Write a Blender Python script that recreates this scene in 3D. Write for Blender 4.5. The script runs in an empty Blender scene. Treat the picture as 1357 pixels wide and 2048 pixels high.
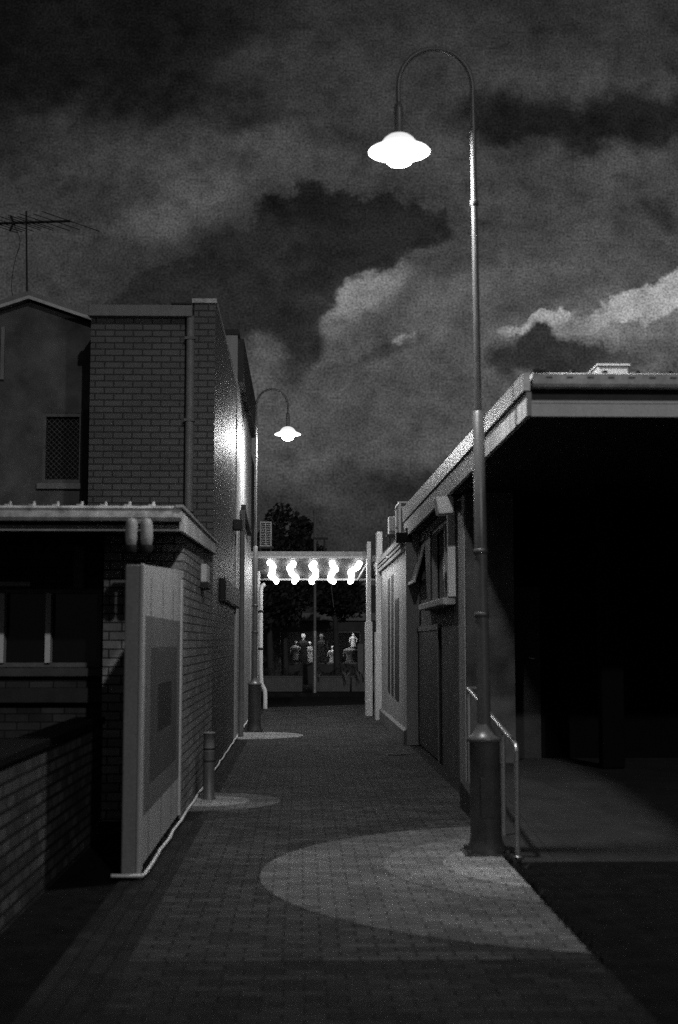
import bpy, bmesh, math, random
from mathutils import Vector, Matrix, noise
random.seed(7)
C = bpy.context.scene.collection
SC = bpy.context.scene
R = math.radians

# ------------------------------------------------------------------ camera
CAMZ = 1.71; F = 2700.0; W0, H0 = 1357, 2048; HZ = 1282.0; VX = 603.0
PITCH = math.atan((HZ - H0/2)/F); YAW = math.atan((W0/2 - VX)*math.cos(PITCH)/F)
cam = bpy.data.cameras.new('camera'); camo = bpy.data.objects.new('camera', cam); C.objects.link(camo)
camo.location = (0, 0, CAMZ)
camo.rotation_euler = (R(90) + PITCH, 0, -YAW)
cam.sensor_fit = 'VERTICAL'; cam.sensor_height = 36; cam.sensor_width = 24
cam.lens = F/H0*36; cam.clip_start = .1; cam.clip_end = 600
cam.dof.use_dof = True; cam.dof.focus_distance = 27; cam.dof.aperture_fstop = 1.7
SC.camera = camo
RM = camo.rotation_euler.to_matrix()

def ray(px, py):
    return RM @ Vector(((px - W0/2)/F, -(py - H0/2)/F, -1.0))
def aY(px, py, Y):
    d = ray(px, py); return Vector((0, 0, CAMZ)) + d*(Y/d.y)
def aX(px, py, X):
    d = ray(px, py); return Vector((0, 0, CAMZ)) + d*(X/d.x)
def aZ(px, py, z=0.0):
    d = ray(px, py); return Vector((0, 0, CAMZ)) + d*((z - CAMZ)/d.z)
def yx(px, X, py=1282):            # depth on a side wall X seen at px
    return aX(px, py, X).y

# ------------------------------------------------------------------ world
SUN_EL, SUN_AZ = 23.0, 16.0        # light comes from behind the camera, a little from the right
w = bpy.data.worlds.new('World'); SC.world = w; w.use_nodes = True
nt = w.node_tree; nt.nodes.clear()
N, L = nt.nodes.new, nt.links.new
def sock(v, s):
    if isinstance(v, (int, float)): s.default_value = v
    else: L(v, s)
def M_(op, a, b=0.0, c=None, clamp=False):
    n = N('ShaderNodeMath'); n.operation = op; n.use_clamp = clamp
    sock(a, n.inputs[0]); sock(b, n.inputs[1])
    if c is not None: sock(c, n.inputs[2])
    return n.outputs[0]
tc = N('ShaderNodeTexCoord'); sep = N('ShaderNodeSeparateXYZ'); L(tc.outputs['Generated'], sep.inputs[0])
yy = M_('MAXIMUM', sep.outputs[1], 0.08)
u0 = M_('DIVIDE', sep.outputs[0], yy); v0 = M_('DIVIDE', sep.outputs[2], yy)
cmb = N('ShaderNodeCombineXYZ'); L(u0, cmb.inputs[0]); L(v0, cmb.inputs[1])
def fbm(scale, detail=6, rough=.55, off=0.0, sy=1.0):
    mp = N('ShaderNodeMapping'); L(cmb.outputs[0], mp.inputs[0])
    mp.inputs['Location'].default_value = (off, off*.7, off*1.3); mp.inputs['Scale'].default_value = (1, sy, 1)
    n = N('ShaderNodeTexNoise'); n.inputs['Scale'].default_value = scale; n.inputs['Detail'].default_value = detail
    n.inputs['Roughness'].default_value = rough; L(mp.outputs[0], n.inputs['Vector'])
    return n.outputs[0]
n1 = fbm(7, 8, .6, 3.1); n2 = fbm(7, 8, .6, 9.7); n3 = fbm(26, 6, .6, 5.0); n4 = fbm(9, 7, .6, 21., 1.6)
wu = M_('ADD', u0, M_('MULTIPLY', M_('SUBTRACT', n1, .5), .13))
wv = M_('ADD', v0, M_('MULTIPLY', M_('SUBTRACT', n2, .5), .13))
wu = M_('ADD', wu, M_('MULTIPLY', M_('SUBTRACT', n3, .5), .022))
n5 = fbm(26, 9, .68, 77.); n6 = fbm(26, 9, .68, 91.); n7 = fbm(38, 9, .68, 13.)
su = M_('ADD', u0, M_('MULTIPLY', M_('SUBTRACT', n5, .5), .042))
sv = M_('ADD', v0, M_('MULTIPLY', M_('SUBTRACT', n6, .5), .042))
def blob(val, px, py, rx, ry, rot, v, soft, amt=1.0, crisp=False):
    """cloud mass: centre, half sizes, tilt (deg), brightness, edge softness"""
    d = ray(px, py); cu, cv = d.x/d.y, d.z/d.y
    rx /= 2700; ry /= 2700; a = R(rot); ca, sa = math.cos(a), math.sin(a)
    du = M_('SUBTRACT', su if crisp else wu, cu); dv = M_('SUBTRACT', sv if crisp else wv, cv)
    p = M_('DIVIDE', M_('ADD', M_('MULTIPLY', du, ca), M_('MULTIPLY', dv, sa)), rx)
    q = M_('DIVIDE', M_('SUBTRACT', M_('MULTIPLY', dv, ca), M_('MULTIPLY', du, sa)), ry)
    r2 = M_('SQRT', M_('ADD', M_('MULTIPLY', p, p), M_('MULTIPLY', q, q)))
    r2 = M_('ADD', r2, M_('MULTIPLY', M_('SUBTRACT', n7 if crisp else n4, .5), 1.1 if crisp else .9))
    mr = N('ShaderNodeMapRange'); mr.interpolation_type = 'SMOOTHSTEP'
    sock(r2, mr.inputs[0]); mr.inputs[1].default_value = 1 + soft; mr.inputs[2].default_value = 1 - soft
    mr.inputs[3].default_value = 0; mr.inputs[4].default_value = amt
    m = mr.outputs[0]
    return M_('ADD', M_('MULTIPLY', val, M_('SUBTRACT', 1.0, m)), M_('MULTIPLY', m, v))
val = M_('ADD', .030, 0.0)
for b in [
    (100, 40, 560, 330, 0, .006, .7), (1150, 40, 420, 200, 0, .022, .8), (700, 150, 300, 60, 0, .026, .6),
    (330, 340, 360, 80, -4, .042, .8), (60, 520, 180, 160, 0, .032, .6),
    (560, 290, 130, 34, 8, .075, .6, .8, True), (440, 370, 120, 30, 14, .085, .6, .8, True), (330, 430, 150, 36, 20, .062, .7, .8, True),
    (1200, 420, 420, 190, 0, .052, .8), (1270, 240, 270, 55, 6, .011, .5, 1, True), (1010, 235, 110, 50, 0, .010, .6, 1, True),
    (700, 310, 110, 50, -12, .014, .6, 1, True),
    (600, 330, 330, 50, 0, .055, .7, .8, True), (560, 530, 320, 95, 22, .0135, .13, 1, True), (610, 440, 110, 75, 0, .0135, .13, 1, True), (760, 455, 140, 60, 0, .015, .15, 1, True), (690, 540, 120, 60, 20, .014, .15, 1, True), (440, 610, 200, 70, 15, .017, .3, 1, True), (600, 640, 110, 90, 0, .016, .2, 1, True),
    (840, 760, 330, 150, 10, .062, .6), (380, 575, 250, 70, 24, .0175, .2, 1, True), (745, 585, 75, 40, 30, .135, .3, .95, True), (690, 650, 80, 55, 45, .13, .25, .95, True), (810, 640, 170, 60, 20, .085, .5, .9, True),
    (700, 700, 160, 60, 20, .075, .5, .9, True), (588, 720, 42, 90, -14, .022, .35, 1, True), (535, 705, 28, 50, 20, .075, .6, 1, True), (500, 560, 130, 110, 0, .016, .4, 1, True),
    (800, 682, 22, 8, 10, .25, .6, .8, True), (720, 725, 110, 12, 22, .035, .6, .8, True), (780, 770, 120, 20, 20, .05, .6, .6, True),
    (700, 880, 330, 120, 0, .056, .8), (700, 1060, 420, 80, 0, .024, .7), (800, 930, 150, 40, 4, .020, .6),
    (960, 560, 160, 30, 8, .085, .8, .8, True),
    (1180, 690, 230, 95, 10, .085, .30, 1, True), (1300, 660, 90, 85, 30, .10, .20, 1, True),
    (1290, 604, 70, 30, 14, .26, .22, .95, True), (1345, 578, 40, 34, 10, .28, .2, .95, True), (1235, 622, 34, 22, 20, .24, .22, .95, True), (1190, 640, 34, 16, 20, .2, .25, .9, True),
    (1090, 634, 50, 18, 12, .24, .22, .95, True), (1035, 655, 34, 10, 15, .20, .5, .9, True), (1150, 650, 60, 18, 0, .13, .6, .8, True),
    (1300, 700, 70, 26, 0, .055, .7, .8, True),
    (1075, 690, 40, 44, 0, .019, .25, 1, True), (1100, 712, 75, 42, 0, .020, .25, 1, True), (1170, 705, 60, 30, -8, .024, .3, 1, True), (1020, 725, 40, 40, 0, .024, .5, 1, True), (1240, 725, 60, 24, 0, .035, .5, .9, True),
    (1320, 430, 40, 22, -20, .025, .7, .8, True),
]:
    val = blob(val, *b)
tex = fbm(13, 9, .62, 40.); tex2 = fbm(45, 5, .6, 60.)
tex = fbm(10, 10, .68, 40.); puff = fbm(30, 9, .66, 55., 1.3)
rid = M_('ABSOLUTE', M_('SUBTRACT', puff, .5))
val = M_('MULTIPLY', val, M_('MAXIMUM', M_('ADD', -.25, M_('MULTIPLY', tex, 2.5)), .2))
val = M_('MULTIPLY', val, M_('ADD', 1.25, M_('MULTIPLY', rid, -2.6)))
val = M_('MULTIPLY', val, M_('ADD', .65, M_('MULTIPLY', tex2, .7)))
tex3 = fbm(620, 2, .7, 5.)      # pixel-fine film grain put into the sky colour
val = M_('MULTIPLY', val, M_('MAXIMUM', M_('ADD', -.4, M_('MULTIPLY', tex3, 2.8)), .1))
sky = N('ShaderNodeTexSky'); sky.sky_type = 'NISHITA'; sky.sun_disc = False
sky.sun_elevation = R(SUN_EL); sky.sun_rotation = R(180 - SUN_AZ)
bw = N('ShaderNodeRGBToBW'); L(sky.outputs[0], bw.inputs[0])
val = M_('MAXIMUM', M_('SUBTRACT', M_('MULTIPLY', val, 1.12), .004), .002)
val = M_('ADD', M_('MULTIPLY', val, 10.0), M_('MULTIPLY', bw.outputs[0], .006))
bg = N('ShaderNodeBackground'); bg.inputs['Strength'].default_value = .1
cr = N('ShaderNodeCombineXYZ'); [L(val, cr.inputs[i]) for i in range(3)]
L(cr.outputs[0], bg.inputs['Color'])
out = N('ShaderNodeOutputWorld'); L(bg.outputs[0], out.inputs[0])

# ------------------------------------------------------------------ sun (stands in for an unseen street lamp behind the camera)
sd = bpy.data.lights.new('stand_in_sun', 'SUN'); sd.energy = .42; sd.angle = R(.9)
so = bpy.data.objects.new('stand_in_sun', sd); C.objects.link(so)
dirv = Vector((-math.sin(R(SUN_AZ))*math.cos(R(SUN_EL)), math.cos(R(SUN_AZ))*math.cos(R(SUN_EL)), -math.sin(R(SUN_EL))))
so.rotation_euler = dirv.to_track_quat('-Z', 'Y').to_euler(); so.location = (2, -8, 12)
SC.view_settings.view_transform = 'Standard'; SC.view_settings.look = 'None'
SC.view_settings.exposure = 0; SC.view_settings.gamma = 1
SC.cycles.use_denoising = False
SC.cycles.filter_width = 1.5
SC.cycles.max_bounces = 6; SC.cycles.diffuse_bounces = 3
SC.cycles.sample_clamp_indirect = 1.0; SC.cycles.sample_clamp_direct = 28.0

LAMP_E = 900.0; BULB_E = 13.0

# ------------------------------------------------------------------ materials
def nmat(name):
    m = bpy.data.materials.new(name); m.use_nodes = True
    t = m.node_tree; b = t.nodes['Principled BSDF']; return m, t, b
def g(v): return (v, v, v, 1)
def surf(name, base, rough=.7, metal=0.0, var=.25, scale=6, bump=.15, bscale=60, streak=False, grain=.42, spec=.35):
    m, t, b = nmat(name); n = t.nodes.new; l = t.links.new
    tc = n('ShaderNodeTexCoord'); mp = n('ShaderNodeMapping'); l(tc.outputs['Object'], mp.inputs[0])
    if streak: mp.inputs['Scale'].default_value = (1, 1, .12)
    a = n('ShaderNodeTexNoise'); a.inputs['Scale'].default_value = scale; a.inputs['Detail'].default_value = 7; a.inputs['Roughness'].default_value = .65
    l(mp.outputs[0], a.inputs['Vector'])
    f = n('ShaderNodeTexNoise'); f.inputs['Scale'].default_value = bscale; f.inputs['Detail'].default_value = 3
    l(tc.outputs['Object'], f.inputs['Vector'])
    r = n('ShaderNodeMapRange'); l(a.outputs[0], r.inputs[0]); r.inputs[1].default_value = .3; r.inputs[2].default_value = .7
    r.inputs[3].default_value = base*(1-var); r.inputs[4].default_value = base*(1+var)
    q = n('ShaderNodeMath'); q.operation = 'MULTIPLY_ADD'; l(f.outputs[0], q.inputs[0]); q.inputs[1].default_value = grain*2; q.inputs[2].default_value = 1-grain
    z = n('ShaderNodeMath'); z.operation = 'MULTIPLY'; l(r.outputs[0], z.inputs[0]); l(q.outputs[0], z.inputs[1])
    l(z.outputs[0], b.inputs['Base Color'])
    b.inputs['Roughness'].default_value = rough; b.inputs['Metallic'].default_value = metal; b.inputs['Specular IOR Level'].default_value = spec
    if bump:
        bp = n('ShaderNodeBump'); bp.inputs['Strength'].default_value = bump; bp.inputs['Distance'].default_value = .01
        l(f.outputs[0], bp.inputs['Height']); l(bp.outputs[0], b.inputs['Normal'])
    return m
def brick(name, base, mortar, bwid=.25, bh=.086, ms=.008, rough=.8, flat=False, var=.35, ang=0.0, dirt=.5, bump=.5, spec=.35):
    m, t, b = nmat(name); n = t.nodes.new; l = t.links.new
    tc = n('ShaderNodeTexCoord'); s = n('ShaderNodeSeparateXYZ'); l(tc.outputs['Object'], s.inputs[0])
    c = n('ShaderNodeCombineXYZ')
    if flat:
        mp = n('ShaderNodeMapping'); mp.inputs['Rotation'].default_value = (0, 0, ang); l(tc.outputs['Object'], mp.inputs[0]); vec = mp.outputs[0]
    else:
        ge = n('ShaderNodeNewGeometry'); sn = n('ShaderNodeSeparateXYZ'); l(ge.outputs['True Normal'], sn.inputs[0])
        ab = n('ShaderNodeMath'); ab.operation = 'ABSOLUTE'; l(sn.outputs[0], ab.inputs[0])
        gt = n('ShaderNodeMath'); gt.operation = 'GREATER_THAN'; l(ab.outputs[0], gt.inputs[0]); gt.inputs[1].default_value = .5
        mx = n('ShaderNodeMix'); l(gt.outputs[0], mx.inputs[0]); l(s.outputs[0], mx.inputs[2]); l(s.outputs[1], mx.inputs[3])
        l(mx.outputs[0], c.inputs[0]); l(s.outputs[2], c.inputs[1]); vec = c.outputs[0]
    # slightly wandering joints
    wn = n('ShaderNodeTexNoise'); wn.inputs['Scale'].default_value = 9; l(tc.outputs['Object'], wn.inputs['Vector'])
    vm = n('ShaderNodeVectorMath'); vm.operation = 'MULTIPLY_ADD'; l(wn.outputs['Color'], vm.inputs[0]); vm.inputs[1].default_value = (.006,)*3; l(vec, vm.inputs[2])
    br = n('ShaderNodeTexBrick'); l(vm.outputs[0], br.inputs['Vector'])
    br.inputs['Scale'].default_value = 1; br.inputs['Brick Width'].default_value = bwid; br.inputs['Row Height'].default_value = bh
    br.inputs['Mortar Size'].default_value = ms; br.inputs['Mortar Smooth'].default_value = .3
    br.inputs['Color1'].default_value = g(base*(1-var)); br.inputs['Color2'].default_value = g(base*(1+var)); br.inputs['Mortar'].default_value = g(mortar)
    a = n('ShaderNodeTexNoise'); a.inputs['Scale'].default_value = 1.3; a.inputs['Detail'].default_value = 8; a.inputs['Roughness'].default_value = .7
    l(tc.outputs['Object'], a.inputs['Vector'])
    f = n('ShaderNodeTexNoise'); f.inputs['Scale'].default_value = 70; f.inputs['Detail'].default_value = 3; l(tc.outputs['Object'], f.inputs['Vector'])
    r = n('ShaderNodeMapRange'); l(a.outputs[0], r.inputs[0]); r.inputs[1].default_value = .3; r.inputs[2].default_value = .7
    r.inputs[3].default_value = 1-dirt; r.inputs[4].default_value = 1+dirt*.5
    q = n('ShaderNodeMath'); q.operation = 'MULTIPLY_ADD'; l(f.outputs[0], q.inputs[0]); q.inputs[1].default_value = 1.3; q.inputs[2].default_value = .35
    z = n('ShaderNodeMath'); z.operation = 'MULTIPLY'; l(r.outputs[0], z.inputs[0]); l(q.outputs[0], z.inputs[1])
    mu = n('ShaderNodeVectorMath'); mu.operation = 'SCALE'; l(br.outputs[0], mu.inputs[0]); l(z.outputs[0], mu.inputs['Scale'])
    l(mu.outputs[0], b.inputs['Base Color']); b.inputs['Roughness'].default_value = rough; b.inputs['Specular IOR Level'].default_value = spec
    hh = n('ShaderNodeMath'); hh.operation = 'MULTIPLY_ADD'; l(br.outputs['Fac'], hh.inputs[0]); hh.inputs[1].default_value = -1.0; l(f.outputs[0], hh.inputs[2])
    bp = n('ShaderNodeBump'); bp.inputs['Strength'].default_value = bump; bp.inputs['Distance'].default_value = .008
    l(hh.outputs[0], bp.inputs['Height']); l(bp.outputs[0], b.inputs['Normal'])
    return m
def emis(name, e):
    m, t, b = nmat(name); b.inputs['Base Color'].default_value = g(.8)
    b.inputs['Emission Color'].default_value = (1, 1, 1, 1); b.inputs['Emission Strength'].default_value = e; return m
def glassm(name, tr=.0, col=.01, rough=.08):
    m, t, b = nmat(name); b.inputs['Base Color'].default_value = g(col); b.inputs['Roughness'].default_value = rough
    b.inputs['Specular IOR Level'].default_value = .5
    if tr:
        a = t.nodes.new('ShaderNodeBsdfTransparent'); mx = t.nodes.new('ShaderNodeMixShader'); mx.inputs[0].default_value = tr
        o = t.nodes['Material Output']; t.links.new(b.outputs[0], mx.inputs[1]); t.links.new(a.outputs[0], mx.inputs[2]); t.links.new(mx.outputs[0], o.inputs[0])
    return m
MT = dict(
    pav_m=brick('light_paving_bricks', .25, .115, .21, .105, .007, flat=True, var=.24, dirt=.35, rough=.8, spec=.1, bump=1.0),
    pav_f=brick('near_paving_bricks', .035, .011, .21, .105, .006, flat=True, var=.4, dirt=.6, rough=.85, spec=.08, bump=1.0),  # darker bricks for the near stretch of path
    brick=brick('painted_brick', .075, .006, ms=.010, var=.12, dirt=.25, rough=.50, bump=.5, spec=.38),
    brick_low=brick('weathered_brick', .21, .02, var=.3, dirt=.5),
    brick_shade=brick('shaded_brick', .06, .015, var=.4, dirt=.6), brick_g=brick('garden_brick', .08, .006, ms=.014, var=.5, dirt=.8),
    render=surf('grey_render', .085, .85, var=.55, scale=2.2, bump=.3, grain=.35),
    render_l=surf('pale_render', .36, .5, var=.2, scale=2.5, bump=.2, streak=True, grain=.25),
    render_dk=surf('dark_render', .06, .9, var=.3, scale=2),
    white=surf('white_paint', .78, .55, var=.12, scale=5, bump=.08, streak=True, grain=.36),
    white2=surf('off_white_paint', .42, .6, var=.2, scale=5, bump=.08, streak=True, grain=.4),
    postp2=surf('soffit_paint', .045, .7, var=.1), postp=surf('post_paint', .20, .6, var=.2, scale=4, streak=True), flood=surf('flood_paint', .26, .5), panelw=surf('panel_paint', .36, .55, var=.15, scale=4, bump=.08, streak=True, grain=.36), weath_l=surf('pale_gutter_paint', .72, .55, var=.35, scale=9, bump=.1), weath=surf('weathered_metal_paint', .42, .6, var=.55, scale=9, bump=.15, grain=.3),
    flash=surf('metal_flashing', .42, .42, metal=.55, var=.2, scale=7, bump=.05, grain=.3),
    streaky=surf('water_stained_board', .52, .6, var=.4, scale=7, streak=True, bump=.05, grain=.36),
    greyp=surf('grey_paint', .16, .6, var=.2), dark=surf('dark_metal', .03, .6, var=.3), mid=surf('mid_grey_metal', .10, .5, metal=.3, var=.2),
    pole=surf('pole_paint', .14, .38, metal=.25, var=.15, bump=.03), base=surf('pole_base_paint', .045, .6, var=.4, bump=.1),
    steel=surf('galvanised_steel', .5, .35, metal=.8, var=.15, bump=.03), black=surf('black_paint', .012, .7, var=.2), void=surf('near_black', .004, .8, spec=.1),  # void: near-black, verandah shade put into the colour
    conc=surf('concrete', .045, .9, var=.25, scale=3, bump=.3, grain=.35, spec=.1), asph=surf('asphalt', .02, .9, var=.4, scale=4, bump=.5, bscale=120, grain=.4, spec=.08),
    soil=surf('damp_ground', .010, .95, var=.5, scale=5, bump=.6, grain=.4, spec=.05),
    pav=brick('paving_bricks', .058, .012, .21, .105, .008, flat=True, var=.42, dirt=.5, rough=.8, spec=.12, bump=1.0),
    pav_b=brick('dark_paving_bricks', .024, .009, .21, .105, .006, flat=True, var=.3, ang=R(90), dirt=.5, rough=.85, spec=.08),
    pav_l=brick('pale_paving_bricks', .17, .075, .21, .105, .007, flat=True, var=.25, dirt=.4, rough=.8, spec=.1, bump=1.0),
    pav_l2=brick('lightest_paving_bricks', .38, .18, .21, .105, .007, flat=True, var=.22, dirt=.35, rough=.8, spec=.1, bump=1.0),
    pattern_a=surf('pattern_grey', .13, .6, var=.15), pattern_b=surf('pattern_dark_grey', .065, .6, var=.15), pattern_c=surf('pattern_black', .02, .6, var=.2),
    glass=glassm('dark_glass'), pane=glassm('shop_glass', .82), refl=glassm('louvre_glass', 0, .25, .2),
    leaf=surf('leaf', .018, .7, var=.5, bump=0), leaf2=surf('pale_leaf', .22, .6, var=.4, bump=0), bark=surf('bark', .05, .9),
    cloth_w=surf('white_cloth', .6, .8, var=.15, bump=.1), cloth_d=surf('dark_cloth', .02, .85), cloth_p=surf('patterned_cloth', .22, .8, var=.8, scale=25, bump=.1),
    lampglow=emis('lamp_glow', LAMP_E), softglow=emis('soft_glow', 9.0), lampside=emis('lamp_side_glow', LAMP_E*.6), opal=emis('halo_glow', .75), opal2=emis('shade_glow', 1.6), bulb=emis('bulb_glow', BULB_E), shade=surf('shade_enamel', .5, .4, var=.05, bump=0),  # opal: glow of the added halo dome above the shade
)

for k_ in ('opal', 'opal2'): MT[k_].cycles.emission_sampling = 'NONE'
for k_ in ('lampglow', 'lampside', 'bulb'): MT[k_].cycles.emission_sampling = 'FRONT'
# ------------------------------------------------------------------ mesh helpers
class MB:
    def __init__(s): s.v = []; s.f = []; s.sm = []
    def add(s, vs, fs, smooth=False):
        k = len(s.v); s.v += [Vector(p) for p in vs]; s.f += [tuple(i+k for i in f) for f in fs]; s.sm += [smooth]*len(fs); return s
    def box(s, x0, x1, y0, y1, z0, z1):
        return s.hexa([(x0,y0,z0),(x1,y0,z0),(x1,y1,z0),(x0,y1,z0),(x0,y0,z1),(x1,y0,z1),(x1,y1,z1),(x0,y1,z1)])
    def hexa(s, v): return s.add(v, [(0,3,2,1),(4,5,6,7),(0,1,5,4),(1,2,6,5),(2,3,7,6),(3,0,4,7)])
    def prism(s, pts, vec):            # polygon + extrusion vector
        n = len(pts); vec = Vector(vec); a = [Vector(p) for p in pts]
        return s.add(a + [p+vec for p in a], [tuple(range(n))[::-1], tuple(range(n, 2*n))] + [(i, (i+1)%n, n+(i+1)%n, n+i) for i in range(n)])
    def tube(s, pts, r, seg=10, cap=True):
        pts = [Vector(p) for p in pts]; n = len(pts); rs = r if isinstance(r, (list, tuple)) else [r]*n
        vs = []; up = None
        for i, p in enumerate(pts):
            t = (pts[min(i+1, n-1)] - pts[max(i-1, 0)]).normalized()
            if up is None: up = t.orthogonal().normalized()
            up = (up - t*up.dot(t)).normalized(); b = t.cross(up)
            for k in range(seg):
                a = 2*math.pi*k/seg; vs.append(p + (up*math.cos(a) + b*math.sin(a))*rs[i])
        fs = [(i*seg+k, i*seg+(k+1)%seg, (i+1)*seg+(k+1)%seg, (i+1)*seg+k) for i in range(n-1) for k in range(seg)]
        s.add(vs, fs, True)
        if cap: s.add(vs[:seg], [tuple(range(seg))[::-1]]); s.add(vs[-seg:], [tuple(range(seg))])
        return s
    def lathe(s, c, prof, seg=24, sx=1, sy=1):   # prof: (r, z)
        c = Vector(c); vs = []
        for r, z in prof:
            for k in range(seg):
                a = 2*math.pi*k/seg; vs.append(c + Vector((r*math.cos(a)*sx, r*math.sin(a)*sy, z)))
        fs = [(i*seg+k, i*seg+(k+1)%seg, (i+1)*seg+(k+1)%seg, (i+1)*seg+k) for i in range(len(prof)-1) for k in range(seg)]
        s.add(vs, fs, True)
        for i in (0, len(prof)-1):
            if prof[i][0] > 1e-4: s.add(vs[i*seg:(i+1)*seg], [tuple(range(seg))[::-1] if i == 0 else tuple(range(seg))])
        return s
    def build(s, name, mat, parent=None, bevel=0.0):
        root = parent
        while root is not None and root.parent is not None: root = root.parent
        off = Vector(root.location) if root is not None else Vector((0,0,0))
        if root is None:
            xs = [p.x for p in s.v]; ys = [p.y for p in s.v]
            off = Vector(((min(xs)+max(xs))/2, (min(ys)+max(ys))/2, min(p.z for p in s.v)))
        me = bpy.data.meshes.new(name); me.from_pydata([p-off for p in s.v], [], s.f)
        for p, sm in zip(me.polygons, s.sm): p.use_smooth = sm
        me.materials.append(MT[mat] if isinstance(mat, str) else mat)
        bm = bmesh.new(); bm.from_mesh(me); bmesh.ops.recalc_face_normals(bm, faces=bm.faces); bm.to_mesh(me); bm.free()
        o = bpy.data.objects.new(name, me); C.objects.link(o)
        if parent is not None: o.parent = parent
        else: o.location = off
        if bevel:
            md = o.modifiers.new('bevel', 'BEVEL'); md.width = bevel; md.segments = 2; md.limit_method = 'ANGLE'
        return o
def thing(name, label, cat, loc, group=None):
    o = bpy.data.objects.new(name, None); C.objects.link(o); o.location = loc; o.empty_display_size = .2
    return tag(o, label, cat, group)
def tag(o, label, cat, group=None):
    o['label'] = label; o['category'] = cat
    if group: o['group'] = group
    return o
def struct(name, mb, mat):
    o = mb.build(name, mat); o['kind'] = 'structure'; return o
def B(*a): return MB().box(*a)
def copy_tree(o, parent=None):
    c = o.copy(); C.objects.link(c); c.parent = parent
    for ch in list(o.children): copy_tree(ch, c)
    return c

# ------------------------------------------------------------------ ground
XL, XR = -1.16, 1.97           # the two side walls of the alley
XC = 1.75                      # far right wall
struct('ground', B(-90, 90, -20, 300, -.35, -.20), 'asph')
struct('side_ground', B(1.62, 9, -3, 10.62, -.2, -.02), 'soil')
struct('garden_bed', B(-9, -1.30, -3, 13.3, -.2, -.02), 'soil')
ee = [(-1.3, 35.0), (1.9, 36.9)]
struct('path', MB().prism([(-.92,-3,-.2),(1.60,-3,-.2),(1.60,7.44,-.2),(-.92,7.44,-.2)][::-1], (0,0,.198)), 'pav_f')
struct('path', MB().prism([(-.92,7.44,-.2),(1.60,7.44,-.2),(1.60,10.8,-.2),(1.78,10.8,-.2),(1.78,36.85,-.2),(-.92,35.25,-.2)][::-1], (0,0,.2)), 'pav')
struct('path_border', MB().prism([(-1.30,-3,-.2),(-.92,-3,-.2),(-.92,35.25,-.2),(-1.30,35.0,-.2)][::-1], (0,0,.196)), 'pav_b')
struct('path_border', MB().prism([(1.60,-3,-.2),(1.62,-3,-.2),(1.62,10.62,-.2),(1.60,10.62,-.2)][::-1], (0,0,.190)), 'pav_b')
struct('path_border', MB().prism([(1.78,10.8,-.2),(1.97,10.8,-.2),(1.97,36.9,-.2),(1.78,36.85,-.2)][::-1], (0,0,.196)), 'pav_b')
# light paving rings let into the path
def clip_disc(c, r, x0, x1, z, h, name, mat, n=96):
    pts = []
    for k in range(n):
        a = 2*math.pi*k/n; pts.append((c[0]+r*math.cos(a), c[1]+r*math.sin(a)))
    def clip(p, f, edge):
        o = []
        for i in range(len(p)):
            a, b = p[i-1], p[i]; ia, ib = f(a), f(b)
            if ia != ib:
                t = (edge - a[0])/(b[0]-a[0]); o.append((edge, a[1]+t*(b[1]-a[1])))
            if ib: o.append(b)
        return o
    pts = clip(pts, lambda p: p[0] >= x0, x0); pts = clip(pts, lambda p: p[0] <= x1, x1)
    return struct(name, MB().prism([(x, y, z) for x, y in pts][::-1], (0,0,h)), mat)
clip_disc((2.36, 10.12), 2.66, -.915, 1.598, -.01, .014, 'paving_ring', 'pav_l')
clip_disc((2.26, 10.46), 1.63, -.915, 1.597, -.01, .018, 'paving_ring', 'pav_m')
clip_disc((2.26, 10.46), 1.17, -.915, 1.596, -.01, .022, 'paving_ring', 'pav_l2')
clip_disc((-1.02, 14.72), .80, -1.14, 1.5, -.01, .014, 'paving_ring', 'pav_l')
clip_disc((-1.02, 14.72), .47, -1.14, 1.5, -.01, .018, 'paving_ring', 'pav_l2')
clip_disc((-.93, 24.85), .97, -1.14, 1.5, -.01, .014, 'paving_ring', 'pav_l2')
# drain cover
p = aZ(795, 1509); d = thing('drain_cover', 'dark round drain cover in the paving beside the right wall', 'drain cover', (p.x, p.y, 0))
MB().lathe((p.x, p.y, 0), [(.20,-.02),(.20,.006),(.17,.009)], 28).build('cover_frame', 'black', d)
m = MB()
for k in range(-3, 4): m.box(p.x-.14, p.x+.14, p.y+k*.04-.01, p.y+k*.04+.01, .009, .014)
m.build('grate', 'dark', d)

# ramp and raised floor on the right
m = MB(); m.prism([(1.99,10.66,-.2),(1.99,10.66,.0),(1.99,13.9,.27),(1.99,17.2,.28),(1.99,17.2,-.2)], (5.5,0,0))
struct('ramp', m, 'conc')
m = MB(); m.prism([(1.64,10.66,-.2),(1.64,10.66,.0),(1.64,13.9,.27),(1.64,14.1,.27),(1.64,14.1,-.2)], (.346,0,0))
struct('ramp_kerb', m, 'conc')

# ------------------------------------------------------------------ left: garden wall
gx = -1.78
t = thing('brick_wall', 'low dark brick garden wall at the lower left, in front of the single-storey building', 'wall', (gx, 9, 0))
B(gx-.23, gx, 5.0, 12.3, -.02, .97).build('brickwork', 'brick_g', t)
B(gx-.25, gx+.02, 4.98, 12.32, .97, 1.03).build('capping', 'void', t, .008)

# ------------------------------------------------------------------ left: low brick building
Y1, Y2 = 13.3, 17.8
t = thing('brick_building', 'low single-storey brick building with gutter and two-pane window on the left', 'building', (-3, 15, 0))
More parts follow.
